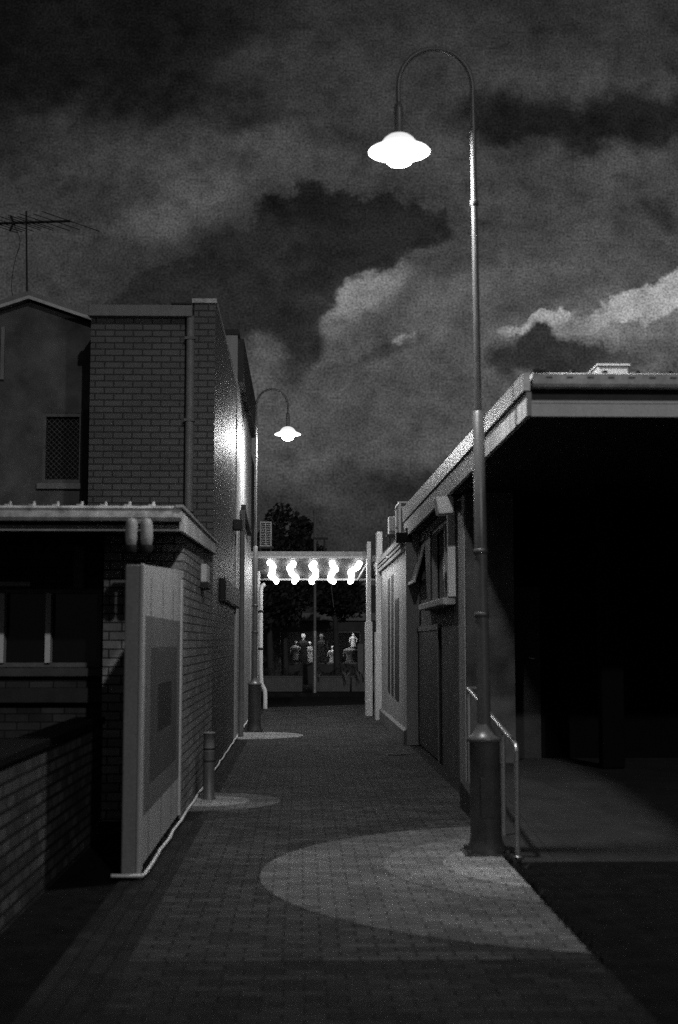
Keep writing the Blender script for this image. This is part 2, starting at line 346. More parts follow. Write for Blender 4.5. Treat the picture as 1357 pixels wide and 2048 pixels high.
# walls with the window opening cut out
YR = 14.5; xr = aY(207, 1250, Y1).x          # window wall set back under the eave
wx0, wx1 = aY(-6, 1250, YR).x, aY(203, 1250, YR).x
wz0, wz1 = aY(50, 1334, YR).z, aY(50, 1178, YR).z
m = MB()
m.box(xr, XL, Y1, Y1+.25, -.1, 2.86); m.box(xr, xr+.2, Y1+.25, YR+.2, -.1, 2.86)
m.box(XL-.25, XL, Y1+.25, Y2-.07, -.1, 2.86); m.box(-7, XL-.25, Y2-.3, Y2-.07, -.1, 2.86)
m.build('wall', 'brick_low', t)
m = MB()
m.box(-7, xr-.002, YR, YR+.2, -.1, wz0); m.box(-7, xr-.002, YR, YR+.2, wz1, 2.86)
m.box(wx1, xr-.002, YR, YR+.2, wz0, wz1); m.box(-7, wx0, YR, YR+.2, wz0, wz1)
m.build('recessed_wall', 'brick_shade', t)  # shade under the eave is put into this darker brick colour
wn = MB(); fw = .045
wn.box(wx0, wx1, YR+.03, YR+.10, wz1-fw, wz1); wn.box(wx0, wx1, YR+.03, YR+.10, wz0, wz0+fw)
wn.box(wx1-.05, wx1, YR+.02, YR+.11, wz0+fw, wz1-fw)
wo = wn.build('window', 'greyp', t)
for px in (4, 97):
    xx = aY(px, 1250, YR).x; B(xx-.028, xx+.028, YR-.02, YR+.11, wz0+fw, wz1-fw).build('mullion', 'white', wo)
B(wx0, wx1, YR+.12, YR+.13, wz0, wz1).build('pane', 'glass', wo)
B(wx0-.05, wx1+.03, YR-.10, YR-.002, wz0-.10, wz0-.01).build('sill', 'mid', wo, .01)
B(wx0, aY(62, 1165, YR).x, YR-.03, YR-.002, wz1+.03, wz1+.075).build('window_lintel', 'white2', wo)
B(-4, xr-.05, YR-.14, YR-.002, aY(50,1405,YR).z, aY(50,1375,YR).z).build('ledge', 'dark', t, .01)
B(aY(150,1130,YR).x, aY(172,1130,YR).x, YR-.08, YR-.002, aY(150,1178,YR).z, 2.72).build('downpipe', 'greyp', t, .02)
# roof, gutter, fascia
ye = 12.2; xo = -1.09
zt, zb, zf = aY(360,1012,ye).z, aY(360,1041,ye).z, aY(360,1059,ye).z
m = MB(); m.hexa([(-7,ye+.16,zb-.02),(xo-.03,ye+.16,zb-.02),(xo-.03,Y2-.02,zb+.05),(-7,Y2-.02,zb+.05),(-7,ye+.16,zt-.02),(xo-.03,ye+.16,zt-.02),(xo-.03,Y2-.02,zt+.02),(-7,Y2-.02,zt+.02)])
m.build('roof', 'dark', t)
m = MB(); prof = [(ye+.15,zt-.005),(ye+.0,zt),(ye-.01,zt-.02),(ye+.0,zt-.04),(ye+.0,zb+.03),(ye+.02,zb),(ye+.15,zb)]
m.prism([(-7,a,b) for a, b in prof], (7+xo,0,0)); gut = m.build('gutter', 'weath', t)
for k, px in enumerate(range(18, 350, 48)):
    q = aY(px, 1010, ye); b = MB().tube([(q.x,ye+.06,zt-.02),(q.x,ye+.06,zt+.045)], [.02,.012], 8)
    b.box(q.x-.04, q.x-.005, ye+.0, ye+.16, zt+.002, zt+.014); b.build('gutter_bracket', 'weath', gut)
B(-7, xo-.04, ye+.17, ye+.20, zf, zb-.03).build('fascia', 'white2', t)
B(-7, XL-.0, ye+.21, Y1-.005, zf+.06, zf+.08).build('soffit', 'greyp', t)
m = MB(); m.hexa([(xo-.03,ye+.17,zf),(xo,ye+.17,zf),(xo,17.25,zf+.10),(xo-.03,17.25,zf+.10),(xo-.03,ye+.17,zt-.02),(xo,ye+.17,zt-.02),(xo,17.25,zt+.02),(xo-.03,17.25,zt+.02)])
m.build('barge_board', 'streaky', t)
m = MB(); m.hexa([(xo-.05,ye-.02,zt-.015),(xo+.02,ye-.02,zt-.015),(xo+.02,17.28,zt+.025),(xo-.05,17.28,zt+.025),(xo-.05,ye-.02,zt+.01),(xo+.02,ye-.02,zt+.01),(xo+.02,17.28,zt+.045),(xo-.05,17.28,zt+.045)])
m.build('roof_flashing', 'flash', t)

# twin flood lights (off) hanging under the gutter
t = thing('floodlight', 'pair of unlit white bullet floodlights under the left gutter corner', 'floodlight', (-1.3, 12.05, 2.7))
cen = aY(281, 1050, 12.0)
MB().box(cen.x-.09, cen.x+.09, 12.02, 12.16, zb-.05, zb-.005).build('mounting_plate', 'greyp', t, .01)
for px in (264, 294):
    q = aY(px, 1042, 12.0); z = q.z
    MB().lathe((q.x, 12.0, 0), [(.0,z+.03),(.03,z+.022),(.048,z-.005),(.055,z-.04),(.058,z-.15),(.05,z-.21),(.03,z-.235)], 20).build('lamp_housing', 'flood', t)
    MB().lathe((q.x, 12.0, 0), [(.045,z-.28),(.06,z-.25),(.06,z-.215)], 20).build('lens', 'black', t)

# white panel wing beside the alley with nested dark squares
yp = 9.98
t = thing('sign_panel', 'tall white panel with nested dark squares at the left edge of the alley', 'panel', (XL, 11.6, 0))
zp0, zp1 = 2.18, 2.24
m = MB(); m.hexa([(XL-.135,yp,.02),(XL-.03,yp,.02),(XL-.03,yp+.08,.02),(XL-.135,yp+.08,.02),(XL-.135,yp,2.27),(XL-.03,yp,2.27),(XL-.03,yp+.08,2.27),(XL-.135,yp+.08,2.27)])
m.build('end_post', 'postp', t, .01)
B(XL-.028, XL+.0, yp-.012, yp+.16, .0, 2.28).build('corner_trim', 'white2', t, .012)
m = MB(); m.hexa([(XL-.11,yp+.16,.06),(XL-.012,yp+.16,.06),(XL-.012,Y1-.01,.06),(XL-.11,Y1-.01,.06),(XL-.11,yp+.16,2.28),(XL-.012,yp+.16,2.28),(XL-.012,Y1-.01,2.40),(XL-.11,Y1-.01,2.40)])
m.build('panel', 'panelw', t)
B(XL-.02, XL+.004, Y1-.13, Y1-.02, .05, 2.30).build('rear_trim', 'panelw', t)
def pattern(mat, a, b, zlo, zhi, dx):  # thin dark square laid on the panel face
    B(XL-.012, XL-.012+dx, a, b, zlo, zhi).build('nested_square', mat, t)
pattern('pattern_a', 10.22, 13.12, .42, 1.90, .003)
pattern('pattern_b', 10.62, 12.80, .62, 1.66, .006)
pattern('pattern_c', 11.15, 12.25, .98, 1.36, .009)
m = MB()
for yv in (10.6, 11.5, 12.4): m.box(XL-.015, XL-.0085, yv, yv+.006, .07, 2.2)
m.build('panel_joint', 'mid', t)

# ------------------------------------------------------------------ left: tall brick building
t = thing('brick_building', 'tall pale painted-brick building with parapet beside the alley', 'building', (-2, 20, 0))
TX0 = aY(180, 800, Y2).x; TX1 = aY(388, 800, Y2+.0).x
zc = aY(429, 600, Y2).z; zg0 = aY(250, 632, Y2-.15).z; zg1 = aY(250, 609, Y2-.15).z
YT = yx(472, XL, 900)
m = MB(); m.box(TX1, XL, Y2-.06, YT, -.1, zc-.06); m.box(TX0, TX1-.002, Y2, YT, -.1, zg1-.02)
m.build('wall', 'brick', t)
m = MB(); m.box(TX1-.03, XL+.02, Y2-.08, YT, zc-.058, zc)
m.build('parapet_capping', 'weath', t)
B(TX0-.02, TX1-.02, Y2-.16, Y2-.002, zg0, zg1).build('gutter', 'greyp', t, .01)
B(aY(345,608,Y2).x, TX1-.03, Y2-.18, Y2-.1, zg1+.01, zg1+.03).build('flashing', 'dark', t)
dp = aY(380, 800, Y2-.07).x
MB().tube([(dp,Y2-.075,zg0+.02),(dp,Y2-.075,2.9)], .055, 14).build('downpipe', 'greyp', t)
for zz in (3.4, 4.6, 5.7): B(dp-.07, dp+.07, Y2-.14, Y2-.015, zz, zz+.035).build('pipe_bracket', 'mid', t)

# house with gable behind
YH = 18.7
t = thing('gabled_house', 'grey rendered gabled house behind the low roof at far left', 'house', (-4.2, YH, 0))
ap = aY(62, 604, YH); hx = aY(182, 645, YH); lx = -6.5; sl = (ap.z-hx.z)/(hx.x-ap.x)
pts = [(lx,YH,-.1),(hx.x+1.2,YH,-.1),(hx.x+1.2,YH,ap.z-sl*(hx.x+1.2-ap.x)),(ap.x,YH,ap.z),(lx,YH,ap.z-sl*(ap.x-lx))]
w0, w1 = aY(85,895,YH), aY(165,895,YH); z0, z1 = aY(120,966,YH).z, aY(120,826,YH).z
def gz(x): return ap.z - sl*abs(x-ap.x)
m = MB()
for a, b in ((lx, ap.x), (ap.x, w0.x), (w1.x, hx.x+1.2)):
    m.prism([(a,YH,-.1),(b,YH,-.1),(b,YH,gz(b)),(a,YH,gz(a))], (0,.25,0))
m.box(w0.x, w1.x, YH, YH+.25, -.1, z0); m.prism([(w0.x,YH,z1),(w1.x,YH,z1),(w1.x,YH,gz(w1.x)),(w0.x,YH,gz(w0.x))], (0,.25,0))
m.build('wall', 'render', t)
m = MB()
for sx in (-1, 1):
    xe = lx if sx < 0 else hx.x+1.2
    m.prism([(ap.x,YH-.12,ap.z+.03),(xe,YH-.12,gz(xe)+.03),(xe,YH-.12,gz(xe)+.13),(ap.x,YH-.12,ap.z+.13)], (0,9,0))
ro = m.build('roof', 'greyp', t)
m = MB()
for sx in (-1, 1):
    xe = lx if sx < 0 else hx.x+1.0
    m.prism([(ap.x,YH-.16,ap.z+.01),(xe,YH-.16,gz(xe)+.01),(xe,YH-.16,gz(xe)+.055),(ap.x,YH-.16,ap.z+.055)], (0,.03,0))
m.build('barge_board', 'white2', t)
m = MB()
for a, b, c_, d_ in ((w0.x,w1.x,z1-.05,z1),(w0.x,w1.x,z0,z0+.05),(w0.x,w0.x+.045,z0+.05,z1-.05),(w1.x-.045,w1.x,z0+.05,z1-.05)): m.box(a,b,YH+.01,YH+.08,c_,d_)
wo = m.build('window', 'mid', t)
B(w0.x, w1.x, YH+.12, YH+.13, z0, z1).build('pane', 'glass', wo)
m = MB(); st = .075
k = -30
while k < 40:
    a = Vector((w0.x+.04+k*st, 0, z0+.04)); 
    for sg in (1, -1):
        # clip a diagonal to the frame
        xs0, xs1, h = w0.x+.045, w1.x-.045, z1-z0-.1
        x_a = w0.x + k*st; x_b = x_a + sg*h
        t0, t1 = 0.0, 1.0
        for lim, side in ((xs0, 1), (xs1, -1)):
            fa, fb = side*(x_a-lim), side*(x_b-lim)
            if fa < 0 and fb < 0: t0 = 2
            elif fa < 0: t0 = max(t0, fa/(fa-fb))
            elif fb < 0: t1 = min(t1, fa/(fa-fb))
        if t0 < t1:
            m.tube([(x_a+(x_b-x_a)*t0, YH+.07, z0+.05+h*t0), (x_a+(x_b-x_a)*t1, YH+.07, z0+.05+h*t1)], .004, 4, False)
    k += 1
m.build('security_mesh', 'mid', wo)
B(w0.x-.06, w1.x+.04, YH-.06, YH-.002, z0-.09, z0-.005).build('sill', 'greyp', wo, .01)
q = aY(171, 900, YH-.08); B(q.x-.05, q.x+.05, YH-.12, YH-.004, 2.6, z1+.03).build('downpipe', 'dark', t, .01)
q = aY(3, 900, YH); B(q.x-.03, q.x+.02, YH-.05, YH-.004, aY(3,760,YH).z, aY(3,655,YH).z).build('conduit', 'greyp', t)

# aerial
ya = 19.0; bt = aY(55, 597, ya); tp = aY(53, 422, ya)
t = thing('tv_aerial', 'dark television aerial on a thin mast above the gable', 'aerial', (bt.x, ya, bt.z-.12))
MB().tube([(bt.x,ya,bt.z-.1),(tp.x,ya,tp.z)], .013, 8).build('mast', 'black', t)
B(bt.x-.12, bt.x+.12, ya-.09, ya+.09, bt.z-.13, bt.z-.03).build('mast_foot', 'black', t, .01)
b0, b1 = aY(-60, 449, ya+.0), aY(141, 442, ya)
MB().tube([b0, b1], .018, 6).build('boom', 'black', t)
el = MB()
for px, s_ in ((140,1.0),(112,.8),(88,.85),(70,.6),(60,.75),(48,.55),(38,.7),(18,.8),(6,.7),(-6,.8),(-20,.9)):
    q = aY(px, 449-(px+60)*7/201, ya); e = Vector((.36,.45,-.01))*s_
    m = MB().tube([q-e*.9, q+e], .006, 5); m.build('element', 'black', t)
q = aY(27, 446, ya)
m = MB()
for sx, sz in ((1,1),(1,-1)):
    m.tube([(q.x-.03*sx,ya,q.z-.10*sz),(q.x,ya,q.z),(q.x+.0,ya+.1,q.z)], .013, 5)
m.tube([(q.x-.04,ya,q.z+.11),(q.x+.0,ya,q.z),(q.x-.05,ya,q.z-.12)], .016, 5)
m.build('reflector', 'black', t)
cp = [aY(a, b, ya) for a, b in ((30,452),(36,466),(41,480),(39,495),(33,512),(28,532),(24,560),(23,578),(27,598),(36,612),(48,618),(60,614))]
MB().tube(cp, .005, 5).build('cable', 'black', t)

# ------------------------------------------------------------------ left: rendered building beyond
YB = YT + .02; XB = XL + .02
ztop = aY(474, 659, YB).z
YBe = yx(503, XB, 1000)
t = thing('rendered_building', 'darker rendered building rising just beyond the tall brick one', 'building', (-3, 27, 0))
B(-5, XB, YB, YBe, -.1, ztop-.1).build('wall', 'render_l', t)
B(-5, XB+.02, YB-.02, YBe, ztop-.098, ztop).build('parapet', 'render_dk', t)
B(-4.0, XB+.10, YB+.2, YBe, aY(474,760,YB).z, ztop-.12).build('fascia_hoarding', 'render_dk', t)
ydp = yx(484, XB+.06, 1200)
MB().tube([(XB+.06,ydp,aX(484,1018,XB+.06).z),(XB+.06,ydp,.0)], .05, 12).build('downpipe', 'greyp', t)
q = aX(476, 1050, XB+.05); B(XL+.001, XL+.16, q.y-.16, q.y+.12, aX(476,1061,XB+.05).z, aX(476,1040,XB+.05).z).build('rainwater_head', 'dark', t, .01)
# sloping steel bracket on the wall
ya_, yb_ = yx(491, XB+.08, 1010), yx(503, XB+.08, 1070)
m = MB(); za, zb2 = aX(490,1012,XB+.08).z, aX(503,1066,XB+.08).z
m.hexa([(XB+.001,ya_,za-.06),(XB+.09,ya_,za-.06),(XB+.09,yb_,zb2-.06),(XB+.001,yb_,zb2-.06),(XB+.001,ya_,za+.05),(XB+.09,ya_,za+.05),(XB+.09,yb_,zb2+.05),(XB+.001,yb_,zb2+.05)])
m.build('sloping_bracket', 'dark', t)
t = thing('dark_building', 'narrow dark building end just behind the far street lamp pole', 'building', (-3, 34, 0))
B(-5, XL-.02, YBe+.01, 36.0, -.1, aY(517,818,YBe).z-.9).build('wall', 'render_dk', t)
B(-5, XL+.03, YBe+.01, YBe+.35, -.1, aY(505,1105,YBe).z).build('pier', 'render_l', t)

# things on the left wall
q = aX(450, 1155, XL+.07); q2 = aX(479, 1155, XL+.07)
t = thing('meter_box', 'dark rectangular box mounted on the left brick wall', 'box', (XL, (q.y+q2.y)/2, 1.9))
zz1, zz0 = aX(452,1157,XL+.07).z, aX(452,1204,XL+.07).z
B(XL+.001, XL+.075, q.y, q2.y, zz0, zz1).build('box_body', 'black', t, .01)
B(XL+.076, XL+.085, q.y+.1, q2.y-.1, zz0+.03, zz1-.03).build('box_door', 'dark', t)
q = aX(415, 1150, XL+.06)
t = thing('vent_duct', 'short pale vent duct with dark outlet on the left wall above the bollard', 'duct', (XL, q.y, 2.2))
z1_, z0_ = aX(415,1130,XL+.06).z, aX(415,1166,XL+.06).z
B(XL+.001, XL+.07, q.y-.25, q.y+.25, z0_, z1_).build('duct_body', 'white2', t, .01)
B(XL+.001, XL+.09, q.y-.28, q.y+.22, z0_-.075, z0_-.002).build('outlet', 'black', t, .01)
# conduit along the foot of the left wall
t = MB(); pts = [(-1.36, yp-.03, .03), (XL+.025, yp-.04, .03)]
for k in range(0, 54):
    y_ = yp + .05 + k*(YBe-1-yp)/53.; pts.append((XL+.03+.006*math.sin(k*1.7), y_, .03+.004*math.sin(k*2.3)))
o = t.tube(pts, .013, 6).build('conduit', 'white'); tag(o, 'thin white pipe running along the foot of the left walls', 'pipe')

# bollard
q = aZ(417, 1601)
t = thing('bollard', 'short grey cylindrical bollard beside the left wall', 'bollard', (q.x, q.y+.06, 0))
bx, by = q.x, q.y+.06
hb = aY(417, 1464, by).z
MB().lathe((bx,by,0), [(.075,0),(.075,.02),(.062,.03),(.062,hb*.45),(.062,hb*.72)], 20).build('post', 'mid', t)
MB().lathe((bx,by,0), [(.0635,hb*.56),(.0635,hb*.585)], 20).build('dark_band', 'black', t)
MB().lathe((bx,by,0), [(.0635,hb*.735),(.0635,hb*.765)], 20).build('dark_band', 'black', t)
MB().lathe((bx,by,0), [(.062,hb*.72),(.062,hb-.02),(.07,hb-.018),(.07,hb-.004),(.05,hb),(0,hb)], 20).build('cap', 'greyp', t)

# ------------------------------------------------------------------ street lamps
def street_lamp(bx, by, sgn, label):
    t = thing('street_lamp', label, 'street lamp', (bx, by, 0), 'curved-arm street lamps along the alley')
    hb = .95; zs = aY(960, 822, 11.05).z; ztip = aY(868, 97, 11.05).z
    m = MB(); m.box(bx-.19, bx+.19, by-.19, by+.19, .004, .022)
    for a in (-1,1):
        for b in (-1,1): m.lathe((bx+a*.15, by+b*.15, .022), [(.018,0),(.018,.03),(0,.035)], 6)
    bp = m.build('base_plate', 'base', t)
    MB().lathe((bx,by,0), [(.165,.02),(.155,.05),(.135,.10),(.126,.14),(.124,hb-.05)], 28).build('base', 'base', t)
    B(bx-.055, bx+.055, by-.131, by-.118, .30, .62).build('access_hatch', 'base', t, .006)
    MB().lathe((bx,by,0), [(.124,hb-.05),(.140,hb-.045),(.140,hb-.02),(.10,hb),(.07,hb+.05),(.056,hb+.09)], 28).build('base_collar', 'pole', t)
    MB().lathe((bx,by,0), [(.056,hb+.05),(.052,2.5),(.047,zs-.01),(.03,zs)], 20).build('sleeve', 'pole', t)
    for zk in (2.42, 1.9): MB().lathe((bx,by,0), [(.053,zk),(.061,zk+.005),(.061,zk+.04),(.053,zk+.045)], 20).build('band', 'mid', t)
    zc_ = ztip-.335
    MB().lathe((bx,by,0), [(.030,zs-.1),(.027,zs+1.2),(.0235,zc_-.2)], 16).build('pole', 'pole', t)
    MB().lathe((bx,by,0), [(.03,zs+1.75),(.036,zs+1.76),(.036,zs+1.79),(.028,zs+1.80)], 16).build('joint', 'pole', t)
    pts = [(bx,by,zc_-.2)]
    ra = .315
    for k in range(19):
        a = math.pi*k/18; pts.append((bx+sgn*(ra-ra*math.cos(a)), by, zc_+(.335)*math.sin(a)))
    pts.append((bx+sgn*2*ra, by, zc_-.16))
    MB().tube(pts, [.0235]+[.0205]*19+[.019], 10).build('arm', 'pole', t)
    lx = bx+sgn*2*ra; zl = aY(797, 302, 11.05).z      # rim height of the shade
    MB().lathe((lx,by,0), [(.018,zc_-.14),(.034,zc_-.16),(.038,zc_-.20),(.036,zl+.16),(.05,zl+.12),(.09,zl+.075)], 20).build('neck', 'pole', t)
    MB().lathe((lx,by,0), [(.07,zl+.085),(.13,zl+.062),(.20,zl+.035),(.25,zl+.012),(.262,zl+.0),(.262,zl-.006)], 32).build('shade', 'opal2', t)
    MB().lathe((lx,by,0), [(.132,zl-.024),(.15,zl-.022),(.21,zl-.018),(.258,zl-.007),(.259,zl-.004),(0,zl-.003)], 32).build('reflector', 'softglow', t)
    MB().lathe((lx,by,0), [(.0,zl-.128),(.05,zl-.124),(.09,zl-.108),(.108,zl-.088)], 28).build('lens', 'lampglow', t)
    MB().lathe((lx,by,0), [(.108,zl-.0878),(.115,zl-.080),(.126,zl-.045),(.130,zl-.0045)], 28).build('diffuser', 'lampside', t)
    MB().lathe((lx,by,0), [(.155,zl+.052),(.150,zl+.075),(.125,zl+.11),(.09,zl+.137),(.045,zl+.152)], 28).build('halo_dome', 'opal', t)  # added glowing dome that imitates the halo above the shade
    for ch in t.children:
        if ch.name.split('.')[0] in ('lens', 'diffuser'):      # normals must face outward
            if sum((p.center - Vector((lx-bx, 0, zl-.02))).dot(p.normal) for p in ch.data.polygons) < 0: ch.data.flip_normals()
    return t
q = aZ(966, 1700)
L1 = street_lamp(q.x, 11.05, -1, 'near street lamp on the right, tall curved-arm pole with glowing shade')
L2 = copy_tree(L1); L1.rotation_euler.y = -.0085
L2['label'] = 'farther street lamp against the left wall, its curved arm bending right'
q2 = aZ(509, 1464); L2.location = (q2.x, q2.y+.05, 0); L2.rotation_euler = (0, 0, math.pi); L2.scale = (.97, .97, .975)

# ------------------------------------------------------------------ right building with verandah
XF = 1.80; YF = aX(1059, 831, XF).y; YE = 23.4
zfb = aX(1059, 831, XF).z; zft = aX(1061, 742, XF).z; zfe = aX(806, 1022, XF).z; zse = aX(1059,780,XF).z
t = thing('verandah_building', 'flat-roofed pale building with deep dark verandah on the right', 'building', (4, 14, 0))
YW = 16.1; XW2 = aY(1030, 1300, YW).x; fz = .28
# alley wall with two window openings and a door recess
a0, a1 = yx(911, XR), yx(862, XR); az0, az1 = aX(890,1200,XR).z, aX(900,1030,XR).z
b0_, b1_ = yx(852, XR), yx(829, XR); b1_ = min(b1_, 23.2); bz0, bz1 = aX(845,1165,XR).z, aX(845,1082,XR).z
c0, c1 = yx(881, XR), yx(837, XR); cz = aX(850,1262,XR).z
m = MB()
ys = [YW, a0, a1, 23.9]
def seg(m, ya, yb, za, zb): m.box(XR, XR+.22, ya, yb, za, zb)
seg(m, YW, a0, -.1, zfb); seg(m, a0, a1, -.1, az0); seg(m, a0, a1, az1, zfb+.0)
seg(m, a1, b0_, -.1, zfb); seg(m, b0_, b1_, -.1, bz0); seg(m, b0_, b1_, bz1, zfb); seg(m, b1_, 23.9, -.1, zfb)
m.box(XR+.22, XW2, YW, YW+.2, -.1, zfb); m.box(XW2-.2, XW2, YW+.2, YW+.6, -.1, zfb); 
m.build('wall', 'render', t)
B(XW2, 7.6, YW+.6, YW+.8, -.1, zfb).build('rear_wall', 'void', t)  # near-black stands in for the shade under the verandah roof
B(7.4, 7.6, YF+.1, YW+.6, -.1, zfb).build('end_wall', 'render_dk', t)
B(XR-.012, XR-.001, YW+.1, YW+.72, .0, zfb-.02).build('corner_strip', 'white2', t)
# big window
def side_window(ya, yb, za, zb, mull, mat, pmat):
    m = MB(); f = .05
    m.box(XR+.03, XR+.10, ya, yb, za, za+f); m.box(XR+.03, XR+.10, ya, yb, zb-f, zb)
    for yv in [ya, yb-f]+mull: m.box(XR+.025, XR+.105, yv, yv+f, za+f, zb-f)
    o = m.build('window', mat, t)
    B(XR+.12, XR+.13, ya, yb, za, zb).build('pane', pmat, o)
    return o
wo = side_window(a0, a1, az0, az1, [(a0+a1)/2-.2], 'white2', 'glass')
B(XR-.17, XR-.002, a0-.1, a1+.15, az0-.10, az0-.005).build('sill', 'weath', wo, .015)
B(XR-.10, XR-.002, a0-.14, a0-.02, az0, az1+.02).build('window_frame', 'white', wo, .01)
wo = side_window(b0_, b1_, bz0, bz1, [(b0_+b1_)/2], 'greyp', 'glass')
m = MB()      # tilted open sash
ym = b0_+.08
m.hexa([(XR-.16,ym,bz0+.02),(XR-.14,ym,bz0+.02),(XR-.14,b1_-.1,bz0+.02),(XR-.16,b1_-.1,bz0+.02),(XR+.01,ym,bz1-.05),(XR+.03,ym,bz1-.05),(XR+.03,b1_-.1,bz1-.05),(XR+.01,b1_-.1,bz1-.05)])
m.build('open_sash', 'refl', wo)
B(XR-.19, XR-.15, ym-.04, b1_-.06, bz0-.02, bz0+.02).build('sash_rail', 'white', wo)
m = MB(); m.box(XR-.03, XR-.002, c0, c1, .04, cz); do = m.build('door', 'dark', t)
m = MB(); m.box(XR-.045, XR-.031, c0-.08, c0, .0, cz+.08); m.box(XR-.045, XR-.031, c1, c1+.08, .0, cz+.08); m.box(XR-.045, XR-.031, c0, c1, cz+.001, cz+.08)
m.build('door_frame', 'greyp', do)
# dark entrance door inside the verandah with lever handle
yd = YW+.6
B(XW2+.04, XW2+.40, yd-.04, yd-.002, fz, fz+2.1).build('door', 'dark', t)
h0, h1 = aY(1052,1315,yd-.08), aY(1069,1317,yd-.08)
MB().tube([(h0.x, yd-.04, h0.z),(h0.x, yd-.08, h0.z),(h1.x, yd-.08, h1.z)], .011, 8).build('door_handle', 'steel', t)
# verandah column, faint in the dark
ca, cb_ = aY(1243,1300,14.3).x, aY(1292,1300,14.3).x
B(ca, cb_, 15.3, 15.5, fz, zfb).build('column', 'void', t, .02)  # coloured near-black for the shade it stands in
# roof slab and ceiling
m = MB(); m.hexa([(XF+.05,YF+.15,zft-.12),(7.6,YF+.15,zft-.12),(7.6,YE,zfe-.12),(XF+.05,YE,zfe-.12),(XF+.05,YF+.15,zft-.06),(7.6,YF+.15,zft-.06),(7.6,YE,zfe-.06),(XF+.05,YE,zfe-.06)])
m.build('roof', 'dark', t)
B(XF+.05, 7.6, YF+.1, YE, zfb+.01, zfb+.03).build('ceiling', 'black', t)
# alley side boards: tapered upper flashing, stained lower board
def zint(z0_, z1_, y): return z0_+(z1_-z0_)*(y-YF)/(YE-YF)
zsE = aX(806,1050,XF).z
m = MB(); m.hexa([(XF-.02,YF,zfb),(XF+.02,YF,zfb),(XF+.02,YE,zfb),(XF-.02,YE,zfb),(XF-.02,YF,zse-.012),(XF+.02,YF,zse-.012),(XF+.02,YE,zsE-.012),(XF-.02,YE,zsE-.012)])
m.build('side_fascia', 'streaky', t)
m = MB()
cuts = [YF, yx(1004,XF,800), yx(930,XF,900), 17.5, 20.5, YE]
for a, b in zip(cuts[:-1], cuts[1:]):
    b -= .012
    m.hexa([(XF-.045,a,zint(zse,zsE,a)),(XF+.01,a,zint(zse,zsE,a)),(XF+.01,b,zint(zse,zsE,b)),(XF-.045,b,zint(zse,zsE,b)),
            (XF-.045,a,zint(zft,zfe,a)),(XF+.01,a,zint(zft,zfe,a)),(XF+.01,b,zint(zft,zfe,b)),(XF-.045,b,zint(zft,zfe,b))])
m.build('side_flashing', 'flash', t)
# front edge: gutter, dark gap, bead, board
zz = lambda py: aY(1100, py, YF).z
m = MB(); m.prism([(XF+.03,YF-.0,zz(773)),(XF+.03,YF-.02,zz(768)),(XF+.03,YF-.02,zz(748)),(XF+.03,YF+.02,zz(745)),(XF+.03,YF+.14,zz(747)),(XF+.03,YF+.14,zz(773))], (5.8,0,0))
fg = m.build('gutter', 'weath_l', t)
for k in range(9):
    x_ = XF+.16+k*.165; B(x_-.025, x_+.025, YF-.026, YF-.0205, zz(757), zz(754)).build('rivet', 'mid', fg)
for px in (1080, 1145, 1210, 1275, 1340):
    q = aY(px, 742, YF+.05)
    MB().lathe((q.x, YF+.05, zz(745)-.005), [(.016,0),(.026,.012),(.022,.03),(.0,.036)], 10).build('roof_bolt', 'black', fg)
B(XF+.03, XF+.14, YF+.0, YF+.1, zz(744), zz(738)).build('gutter_end', 'dark', fg)
B(XF+.03, 7.6, YF+.10, YF+.12, zz(798), zz(773)).build('gap_board', 'dark', t)
B(XF+.0, 7.6, YF+.04, YF+.10, zz(804), zz(799)).build('bead', 'white', t)
B(XF+.021, 7.6, YF+.03, YF+.07, zfb, zz(806)).build('front_fascia', 'white', t)
# white box on the roof
q0, q1 = aY(1197,741,12.2), aY(1257,728,12.2)
t = thing('roof_vent', 'small white box on the roof edge of the right building', 'vent', ((q0.x+q1.x)/2, 12.3, q0.z-.1))
B(q0.x, q1.x, 12.2, 12.6, q0.z-.22, q1.z-.02).build('vent_body', 'white', t, .008)
B(q0.x-.012, q1.x+.012, 12.18, 12.62, q1.z-.019, q1.z).build('lid', 'white', t)
# white wall light box
a_, b_ = aX(910,1010,XR-.16), aX(874,1010,XR-.16)
t = thing('wall_lamp', 'white box-shaped wall lamp, unlit, over the large right-wall window', 'wall lamp', (XR-.1, a_.y, a_.z))
q0, q1 = aY(873,1028,16.4), aY(908,991,16.4)
m = MB(); m.hexa([(q0.x+.035,16.4,q0.z),(q1.x,16.4,q0.z+.015),(q1.x,16.75,q0.z+.015),(q0.x+.035,16.75,q0.z),(q0.x-.01,16.4,q1.z-.01),(q1.x,16.4,q1.z),(q1.x,16.75,q1.z),(q0.x-.01,16.75,q1.z-.01)])
m.build('lamp_body', 'white', t, .02)
B(q1.x+.002, XR-.001, 16.5, 16.65, q0.z+.05, q1.z-.06).build('bracket', 'greyp', t)

